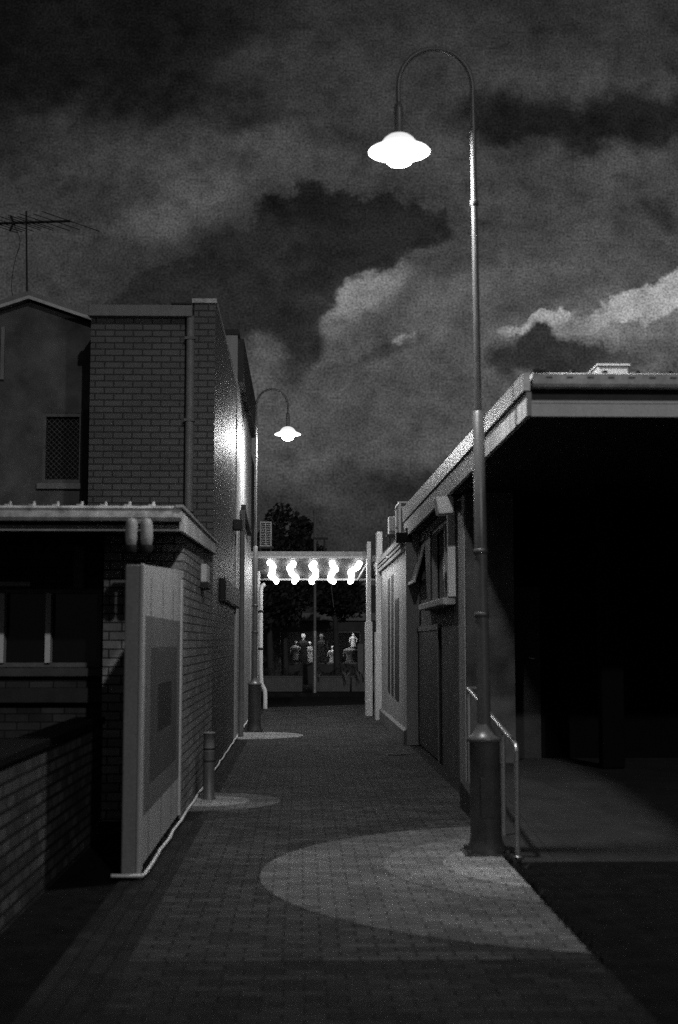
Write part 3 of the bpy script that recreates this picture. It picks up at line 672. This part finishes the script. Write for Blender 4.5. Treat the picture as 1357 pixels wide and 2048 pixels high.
# handrail
t = thing('handrail', 'steel handrail with two posts rising up the ramp on the right', 'handrail', (1.71, 10.7, 0))
r0 = aZ(1036, 1716); xh = r0.x
ytop = r0.y; z_a = aY(1031, 1491, ytop).z
yb2 = yx(938, xh, 1378); z_b = aX(938, 1378, xh).z
ym_ = yx(1008, xh, 1600); z_m = z_a + (z_b-z_a)*(ym_-ytop)/(yb2-ytop)
MB().tube([(xh,ytop,z_a-.05),(xh,ytop+.02,z_a-.01),(xh,ytop+.07,z_a+.008),(xh,yb2,z_b),(xh,yb2+.06,z_b+.0),(xh+.1,yb2+.1,z_b+.0)], .021, 12).build('rail', 'steel', t)
MB().tube([(xh,ytop,0),(xh,ytop,z_a-.045)], .021, 12).build('post', 'steel', t)
MB().tube([(xh,ym_,.05),(xh,ym_,z_m-.01)], .019, 12).build('post', 'steel', t)
MB().tube([(xh,yb2,.2),(xh,yb2,z_b-.01)], .019, 12).build('post', 'steel', t)
MB().lathe((xh,ytop,0), [(.05,.0),(.05,.012),(.03,.02)], 14).build('foot_plate', 'steel', t)

# grass tufts at the kerb edge
tf = MB()
for k in range(260):
    y_ = random.uniform(7.4, 10.9); x_ = 1.615 + random.gauss(0, .012) ; h = random.uniform(.01, .05)
    if random.random() < .3: y_ = 10.75+random.gauss(0, .12); x_ = random.uniform(1.62, 1.72)
    a = random.uniform(0, 6.28); dx, dy = math.cos(a)*.012, math.sin(a)*.012
    tf.add([(x_-dx,y_-dy,-.02),(x_+dx,y_+dy,-.02),(x_+random.gauss(0,.02),y_+random.gauss(0,.02),h)], [(0,1,2)])
o = tf.build('edge_weeds', 'leaf'); o['kind'] = 'stuff'; o['label'] = 'ragged dark weeds along the right edge of the paving'; o['category'] = 'weeds'
tf = MB()
for k in range(160):
    y_ = random.uniform(10.1, 12.5); x_ = XL - .0 + random.gauss(0, .008); h = .03+random.uniform(.02, .07)*random.random()
    a = random.uniform(0, 6.28); dx, dy = math.cos(a)*.012, math.sin(a)*.012
    tf.add([(x_-dx,y_-dy,.0),(x_+dx,y_+dy,.0),(x_+random.gauss(0.01,.015),y_+random.gauss(0,.02),h)], [(0,1,2)])
o = tf.build('wall_weeds', 'leaf'); o['kind'] = 'stuff'; o['label'] = 'thin dark weeds at the foot of the white panel'; o['category'] = 'weeds'

# ------------------------------------------------------------------ right: far building with striped mural
t = thing('mural_building', 'pale building with dark painted stripes past the right windows', 'building', (3, 27, 0))
YC0, YC1 = 22.4+.05, 31.0
YC0 = yx(814, XC, 1450)
zr = aX(800, 1075, 1.66).z
B(XC, XC+.23, YC0, YC1, -.1, zr+.1).build('wall', 'render_l', t)
m = MB(); m.prism([(XC-.05,YC0+.0,.22),(XC-.001,YC0+.0,.26),(XC-.001,YC0+.0,-.1),(XC-.05,YC0+.0,-.1)], (0,YC1-YC0,0)); m.build('plinth', 'greyp', t)
def stripe(x0, x1, top, bot, bot2):
    y0_, y1_ = yx(x1, XC-.006), yx(x0, XC-.006)
    pts = [aX(x0,top,XC-.006), aX(x1,top-4,XC-.006), aX(x1,bot2,XC-.006), aX((x0+x1)/2,(bot+bot2)/2+3,XC-.006), aX(x0,bot,XC-.006)]
    MB().prism(pts, (.005,0,0)).build('painted_stripe', 'pattern_c', t)
stripe(776, 780, 1160, 1380, 1388); stripe(783, 787, 1152, 1388, 1394); stripe(790, 798, 1200, 1396, 1402)
m = MB(); zr0 = zr
for k, (a, b) in enumerate(((0,.10),(.13,.17),(.20,.26))):
    m.box(XC-.09+.012*k, XC-.002, YC0+.25, YC1, zr-b+.02, zr-a+.02)
m.build('gutter', 'white2', t)
B(XC-.001, 6, YC0-.0, YC1, zr+.101, zr+.15).build('roof', 'dark', t)
q = aX(811, 1058, 1.68); B(XC-.16, XC+.1, YC0-.02, YC0+.22, aX(811,1070,1.62).z, aX(811,1049,1.62).z).build('rainwater_head', 'black', t, .01)
q = aX(780, 1113, XC-.03); MB().lathe((XC-.05,q.y,q.z-.04), [(.0,.05),(.05,.04),(.06,0),(.0,-.01)], 12).build('wall_bulb', 'white', t)

def fin(px0, px1, pyt, Y, name, label, steps):
    a, b = aY(px0, 1300, Y).x, aY(px1, 1300, Y).x; zt_ = aY(px0, pyt, Y).z
    t = thing(name, label, 'pillar', ((a+b)/2, Y, 0))
    B(a, b, Y, Y+.5, .0, zt_).build('shaft', 'white', t, .01)
    B(a-.03, b+.03, Y-.03, Y+.53, -.05, steps).build('plinth', 'white', t, .01)
    return t
fin(755, 766, 1063, 29.6, 'pillar', 'second white pillar from the awning, taller, at the right wall end', 1.9)
tA = fin(735, 743, 1083, 31.2, 'pillar', 'white pillar at the right end of the lit awning', 2.15)
q0, q1 = aY(742,1120,30.6), aY(762,1078,30.0)
tag(MB().hexa([(1.62,31.1,3.52),(1.68,31.1,3.52),(1.84,29.9,3.52),(1.78,29.9,3.52),(1.62,31.1,3.66),(1.68,31.1,3.66),(1.84,29.9,3.66),(1.78,29.9,3.66)]).build('steel_beam', 'dark'), 'short dark beam joining the two white pillars', 'beam')
# roof-top AC unit and steel frame
def ac_unit(px0, px1, py0, py1, Y, label, dep=.3):
    a, b = aY(px0, py1, Y), aY(px1, py0, Y)
    t = thing('air_conditioner', label, 'air conditioner', ((a.x+b.x)/2, Y+dep/2, a.z), 'rooftop air conditioners')
    B(a.x, b.x, Y, Y+dep, a.z, b.z).build('casing', 'white2', t, .01)
    B(a.x+.03, b.x-.03, Y-.006, Y-.001, a.z+.04, b.z-.04).build('grille_opening', 'black', t)
    m = MB(); n = 13
    for k in range(1, n): zk = a.z+.04+(b.z-a.z-.08)*k/n; m.box(a.x+.03, b.x-.03, Y-.014, Y-.007, zk-.004, zk+.004)
    m.box((a.x+b.x)/2-.006, (a.x+b.x)/2+.006, Y-.014, Y-.007, a.z+.04, b.z-.04)
    m.build('grille', 'white', t)
    m = MB(); m.box(a.x-.04, b.x+.05, Y-.02, Y+dep, a.z-.05, a.z-.001); m.box(a.x, a.x+.04, Y, Y+.04, a.z-.3, a.z-.05); m.box(b.x-.04, b.x, Y, Y+.04, a.z-.3, a.z-.05)
    m.build('stand', 'dark', t); return t
ac_unit(520, 544, 1043, 1093, 33.0, 'air conditioner with pale grille on the left end of the awning roof')
ac_unit(778, 793, 1033, 1068, 26.0, 'air conditioner on the roof of the mural building')
t = thing('steel_frame', 'pale open steel frame on the roof above the right gutter', 'frame', (1.8, 24.2, 3.5))
y_ = 24.2; a, b, zt_, zb_ = aY(800,1003,y_).x, aY(836,1003,y_).x, aY(800,1003,y_).z, aY(800,1062,y_).z
for xx in (a, b):
    for yy_ in (y_, y_+.9):
        B(xx-.02, xx+.02, yy_-.02, yy_+.02, zb_-.3, zt_-.03).build('leg', 'white', t)
m = MB(); m.box(a-.02, b+.02, y_-.02, y_+.02, zt_-.03, zt_); m.box(a-.02, b+.02, y_+.88, y_+.92, zt_-.03, zt_); m.box(a-.02, a+.02, y_+.02, y_+.88, zt_-.03, zt_); m.box(b-.02, b+.02, y_+.02, y_+.88, zt_-.03, zt_)
m.build('top_rail', 'white', t)

# ------------------------------------------------------------------ awning with festoon lights at the end of the alley
YA, YA2 = 31.6, 37.2
xa0, xa1 = -2.3, 2.1
zA1, zA0 = aY(620,1103,YA).z, aY(620,1117,YA).z; zB = aY(620,1157,YA2).z
t = thing('awning', 'pale flat awning spanning the far end of the alley', 'awning', (0, YA, 0))
B(xa0, aY(736,1110,YA).x, YA-.05, YA, zA0+.05, zA1).build('front_beam', 'white2', t, .01)
B(xa0, aY(736,1110,YA).x, YA-.09, YA-.0505, zA0-.0, zA0+.048).build('lower_batten', 'white', t)
m = MB(); m.hexa([(xa0,YA+.002,zA0),(xa1,YA+.002,zA0),(xa1,YA2,zB+.0),(xa0,YA2,zB),(xa0,YA+.002,zA0+.06),(xa1,YA+.002,zA0+.06),(xa1,YA2,zB+.06),(xa0,YA2,zB+.06)])
m.build('soffit', 'postp2', t)
B(xa0, xa1, YA2+.002, YA2+.06, zB-.05, zB+.12).build('rear_beam', 'white2', t)
m = MB()
p0, p1 = aY(733,1120,YA+.3), aY(715,1162,YA+1.0)
m.tube([(aY(734,1125,33).x,33,aY(734,1128,33).z),(aY(716,1160,33).x,33,aY(716,1160,33).z)], .03, 6)
m.build('brace', 'white2', t)
ends = [((540,1118),(551,1158)),((581,1118),(590,1158)),((630,1117),(628,1158)),((667,1117),(664,1158)),((716,1118),(697,1158))]
wob = [[(0,0),(-.02,0),(.03,0),(.01,0),(.04,0),(-.01,0),(-.03,0),(-.02,0),(.02,0),(.03,0)]]*5
posn = ['leftmost of the five', 'second from the left of the five', 'middle one of the five', 'fourth from the left of the five', 'rightmost of the five']
lat = ['leftmost', 'second from left', 'middle', 'second from right', 'rightmost']
for i, (a, b) in enumerate(ends):
    pa, pb = aY(a[0], a[1], YA+.15), aY(b[0], b[1], YA2-.15)
    zoff = -.075
    t = thing('festoon_light', 'glowing row of bulbs under the awning, %s of five rows' % lat[i], 'string lights', ((pa.x+pb.x)/2, YA, zA0-.1), 'rows of bulbs under the awning')
    n = 15; pts = []
    for k in range(n):
        f = k/(n-1); y_ = pa.y+(pb.y-pa.y)*f
        x_ = pa.x+(pb.x-pa.x)*f + .055*math.sin(f*7.5+i*1.9) + .02*math.sin(f*17+i)
        zc_ = zA0+(zB-zA0)*(y_-YA)/(YA2-YA); pts.append((x_, y_, zc_-.035-.02*abs(math.sin(f*9+i))))
    MB().tube(pts, .012, 6).build('cable', 'dark', t)
    for p_ in pts:
        MB().lathe((p_[0], p_[1], p_[2]-.05), [(.0,-.075),(.05,-.055),(.072,.0),(.05,.05),(.015,.06)], 9).build('bulb', 'bulb', t)

# white downpipe at the far left corner
t = thing('downpipe', 'white downpipe with kinks at the far left end of the alley', 'downpipe', (-1.0, 34.6, 0))
yd2 = 34.6
pp = [aY(a, b, yd2) for a, b in ((531,1168),(524,1172),(522,1182),(522,1240),(522,1340),(523,1366),(530,1380),(531,1392))]
pp.append(Vector((pp[-1].x, yd2, .0)))
MB().tube(pp, .055, 10).build('pipe', 'white', t)
m = MB()
for py in (1225, 1300): q = aY(522,py,yd2); m.lathe((q.x,yd2,q.z), [(.06,0),(.07,.01),(.07,.05),(.06,.06)], 10)
m.build('pipe_collar', 'dark', t)
o = B(aY(513,1300,34.9).x, aY(519,1300,34.9).x, 34.9, 35.2, 0, aY(515,1140,34.9).z).build('corner_post', 'white'); tag(o, 'white corner post behind the far downpipe', 'post')

# ------------------------------------------------------------------ street beyond
zs_ = -.16
struct('road', B(-40, 40, 37.2, 46.5, -.199, -.185), 'asph')
struct('far_pavement', B(-40, 40, 46.5, 60, -.199, -.06), 'asph')
for (x0, x1), lab in zip(((-60+500, 605), (632, 700), (704, 790)), ('left planter box across the street, grey ribbed', 'middle planter box across the street, grey ribbed', 'right planter box across the street, partly behind pillar')):
    a, b = aY(x0, 1360, 48).x, aY(x1, 1360, 48).x
    t = thing('planter_box', lab, 'planter', ((a+b)/2, 48.3, -.06), 'planter boxes across the street')
    zt_ = aY(600, 1354, 48).z
    m = MB(); m.box(a, b, 48, 48.6, -.06, zt_)
    k = a+.03
    while k < b-.05: m.box(k, k+.04, 47.985, 47.999, 0, zt_-.03); k += .1
    m.build('box', 'mid', t)
    B(a-.02, b+.02, 47.97, 48.62, zt_+.001, zt_+.04).build('rim', 'mid', t)
    m = MB()
    for k in range(int(260*(b-a))):
        x_, y_ = random.uniform(a, b), random.uniform(48.05, 48.6); z_ = zt_+random.uniform(0, .62)*(.6+.4*math.sin(x_*5)); r_ = random.uniform(.02, .05)
        n_ = Vector((random.gauss(0,1), random.gauss(0,1), random.gauss(0,1))).normalized(); o_ = n_.orthogonal().normalized(); q_ = n_.cross(o_); c_ = Vector((x_,y_,z_))
        m.add([c_-o_*r_, c_+q_*r_*.6, c_+o_*r_, c_-q_*r_*.6], [(0,1,2,3)])
    m.build('shrub', 'leaf', t)
def spiky(px, py, Y, h, label):
    q = aY(px, py, Y); t = thing('spiky_plant', label, 'plant', (q.x, Y, q.z), 'spiky plants at the planters')
    m = MB()
    for k in range(11):
        a = random.uniform(0, 6.28); l = h*random.uniform(.6, 1.1); dx = math.cos(a)*l*.45; dy = math.sin(a)*l*.3
        pts = [(q.x, Y, q.z), (q.x+dx*.4, Y+dy*.4, q.z+l*.6), (q.x+dx, Y+dy, q.z+l*random.uniform(.8,1))]
        m.tube(pts, [.012, .014, .003], 4, False)
    m.build('leaves', 'leaf2', t)
    MB().tube([(q.x,Y,q.z-.12),(q.x,Y,q.z+.02)], .02, 6).build('stem', 'bark', t)
spiky(692, 1362, 47.8, .45, 'pale spiky plant in front of the middle planter')
spiky(718, 1360, 47.8, .42, 'pale spiky plant close to the right pillar')
spiky(728, 1356, 47.9, .42, 'pale spiky plant partly hidden by the right pillar')
spiky(638, 1356, 47.9, .2, 'small pale spiky plant below the street pole')

# street pole
t = thing('street_pole', 'thin pole with crossarm standing across the street', 'pole', (.46, 46.8, -.06))
q = aY(630, 1330, 46.8)
MB().tube([(q.x,46.8,-.06),(q.x,46.8,aY(630,1262,46.8).z)], .075, 10).build('lower_pole', 'steel', t)
MB().tube([(q.x,46.8,aY(630,1262,46.8).z),(q.x,46.8,aY(630,1020,46.8).z)], .05, 10).build('upper_pole', 'greyp', t)
z_ = aY(630,1077,46.8).z; m = MB().box(q.x-.08, q.x+.45, 46.75, 46.85, z_-.04, z_+.04); m.box(q.x+.3, q.x+.36, 46.77, 46.83, z_-.5, z_-.04); m.build('crossarm', 'dark', t)
t = thing('guy_wire', 'thin wire dropping from behind the awning to the street', 'wire', (1.1, 46.8, 0)); 
MB().tube([aY(655,1100,46.8), aY(662,1165,46.8), aY(668,1215,46.8)], .012, 5).build('wire', 'greyp', t)

# shop across the street
YS = 56.0
t = thing('shop', 'dark shop across the street with a display window of mannequins', 'shop', (2, YS, 0))
sx0, sx1 = aY(560,1300,YS).x, aY(722,1300,YS).x; sz0, sz1 = aY(640,1328,YS).z, aY(640,1262,YS).z
zt_ = aY(640,1170,YS).z
m = MB(); m.box(-9, sx0, YS, YS+.3, -.06, zt_); m.box(sx1, 12, YS, YS+.3, -.06, zt_); m.box(sx0, sx1, YS, YS+.3, sz1, zt_); m.box(sx0, sx1, YS, YS+.3, -.06, sz0)
m.build('wall', 'render_dk', t)
B(sx0-1, sx1+1, YS+2.2, YS+2.3, -.06, zt_).build('interior_wall', 'black', t)
B(sx0-.2, sx1+.2, YS+.31, YS+2.2, sz0-.1, sz0-.02).build('display_floor', 'greyp', t)
q0 = aY(604,1240,YS-.1).x; B(q0, 9, YS-.12, YS-.002, aY(640,1241,YS-.1).z, aY(640,1226,YS-.1).z).build('sign_band', 'greyp', t)
m = MB()
for px in (560, 652, 722): x_ = aY(px,1300,YS).x; m.box(x_-.04, x_+.04, YS+.05, YS+.12, sz0, sz1)
m.box(sx0, sx1, YS+.05, YS+.12, sz0, sz0+.06); m.box(sx0, sx1, YS+.05, YS+.12, sz1-.06, sz1)
B(sx0+.2, sx1-.2, YS+.35, YS+.5, sz1+.02, sz1+.06).build('display_light', emis('shop_light', 14.0), t)
wo = m.build('window', 'greyp', t)
B(sx0, sx1, YS+.14, YS+.15, sz0, sz1).build('pane', 'pane', wo)
B(aY(716,1300,YS-.1).x, aY(727,1300,YS-.1).x, YS-.12, YS-.002, -.06, aY(720,1288,YS).z).build('side_panel', 'greyp', t)
for (px, py, r_, lab) in ((708,1221,.14,'larger pale flower-shaped disc on the shop front'), (725,1228,.10,'smaller pale flower-shaped disc next to the pillar')):
    q = aY(px, py, YS-.3); t = thing('rosette', lab, 'ornament', (q.x, q.y, q.z), 'round ornaments on the shop front')
    m = MB()
    for k in range(10):
        a = 2*math.pi*k/10; c_ = Vector((q.x+math.cos(a)*r_*.6, q.y, q.z+math.sin(a)*r_*.6))
        m.add([c_+Vector((math.cos(b)*r_*.3,0,math.sin(b)*r_*.3)) for b in [2*math.pi*j/8 for j in range(8)]] + [c_+Vector((0,-.03,0))], [(j,(j+1)%8,8) for j in range(8)])
    m.build('petals', 'white2', t)
    MB().prism([(q.x+math.cos(b)*r_*.25, q.y-.04, q.z+math.sin(b)*r_*.25) for b in [2*math.pi*j/10 for j in range(10)]], (0,.03,0)).build('centre', 'mid', t)
    MB().box(q.x-.01, q.x+.01, q.y+.01, YS-.13, q.z-.01, q.z+.01).build('fixing', 'dark', t)
# mannequins
def mannequin(px, py_top, py_bot, mat, label, head='cloth_w', skirt=False, w=1.0):
    Y = YS+.75; w *= 1.35; a = aY(px, py_bot, Y); h = aY(px, py_top, Y).z - a.z; fl = sz0-.02
    t = thing('mannequin', label, 'mannequin', (a.x, Y, fl), 'mannequins in the shop window')
    s = h; c = (a.x, Y, a.z)
    MB().lathe(c, [(0,s),(.05*s,.985*s),(.075*s,.93*s),(.06*s,.86*s),(.04*s,.83*s),(.035*s,.77*s)], 14).build('head', head, t)
    if skirt: prof = [(.20*s,0),(.17*s,.2*s),(.12*s,.42*s),(.13*s,.55*s),(.17*s,.66*s),(.15*s,.72*s),(.05*s,.775*s),(.035*s,.79*s)]
    else: prof = [(.15*s,0),(.15*s,.12*s),(.12*s,.30*s),(.15*s,.46*s),(.21*s,.60*s),(.22*s,.66*s),(.16*s,.72*s),(.05*s,.77*s),(.035*s,.79*s)]
    MB().lathe(c, [(r_*w, z_) for r_, z_ in prof], 16, 1.0, .6).build('torso', mat, t)
    for sx in (-1, 1):
        x_ = a.x+sx*.17*s*w
        MB().tube([(x_,Y,a.z+.66*s),(x_+sx*.05*s,Y-.02,a.z+.5*s),(x_+sx*.06*s,Y-.04,a.z+.36*s)], [.05*s,.04*s,.03*s], 8).build('arm', mat, t)
    MB().lathe((a.x,Y,fl), [(.12,0),(.12,.015),(.012,.02),(.012,max(.05,a.z-fl+.02))], 12).build('stand', 'mid', t)
mannequin(593, 1282, 1320, 'cloth_p', 'leftmost mannequin in pale patterned top in the shop window', 'cloth_p')
mannequin(607, 1267, 1326, 'cloth_d', 'tall mannequin in black with pale head in the shop window', 'white2', True, .8)
mannequin(620, 1283, 1324, 'cloth_w', 'mannequin in a white dress left of the street pole', 'cloth_w', True, .8)
mannequin(643, 1267, 1324, 'cloth_d', 'dark-clothed mannequin just right of the street pole', 'mid', True, .7)
mannequin(665, 1292, 1326, 'cloth_w', 'bare white bust mannequin in the middle of the window')
mannequin(707, 1266, 1294, 'cloth_w', 'small white dress form raised at the right end of the window', 'cloth_w', True, .9)
mannequin(701, 1286, 1328, 'cloth_p', 'mannequin in patterned clothes at the right end of the window', 'cloth_d', False, 1.15)

# tree across the street
def tree(px, py, Y, rx, rz, lab, n=11000):
    c0 = aY(px, py, Y); t = thing('tree', lab, 'tree', (c0.x, Y, -.06), 'dark trees across the street')
    pts = [(c0.x+.1,Y,-.06),(c0.x+.02,Y,c0.z*.4),(c0.x-.05,Y,c0.z-rz*.3)]
    m = MB().tube(pts, [.16,.12,.08], 8)
    cl = []
    for k in range(26):
        a = random.uniform(0, 6.28); v = random.uniform(-1, 1); r_ = random.random()**.4
        p_ = Vector((c0.x+math.cos(a)*math.sqrt(1-v*v)*rx*r_, Y+math.sin(a)*math.sqrt(1-v*v)*rx*r_, c0.z+v*rz*r_)); cl.append((p_, random.uniform(.35,.6)*rx))
        if k % 2: m.tube([pts[2], (pts[2]+(p_-Vector(pts[2]))*.5) if False else (Vector(pts[2])+p_)/2+Vector((0,0,.1)), p_], [.05,.03,.008], 5, False)
    m.build('trunk', 'bark', t)
    m = MB()
    for k in range(n):
        p_, r_ = random.choice(cl); v = Vector((random.gauss(0,1),random.gauss(0,1),random.gauss(0,1))).normalized()*r_*random.random()**.35
        c_ = p_+v; l = random.uniform(.07,.15); n_ = Vector((random.gauss(0,1),random.gauss(0,1),random.gauss(0,1))).normalized(); o_ = n_.orthogonal().normalized(); q_ = n_.cross(o_)
        m.add([c_-o_*l, c_+q_*l*.5, c_+o_*l, c_-q_*l*.5], [(0,1,2,3)])
    m.build('crown', 'leaf', t)
tree(568, 1112, 51, 1.25, 1.3, 'dark tree rising over the left half of the awning')
tree(540, 1190, 50, 1.3, 1.0, 'low dark tree seen under the left of the awning', 9000)
tree(672, 1190, 52, .9, .7, 'small dark tree seen under the awning beside the pole', 6000)
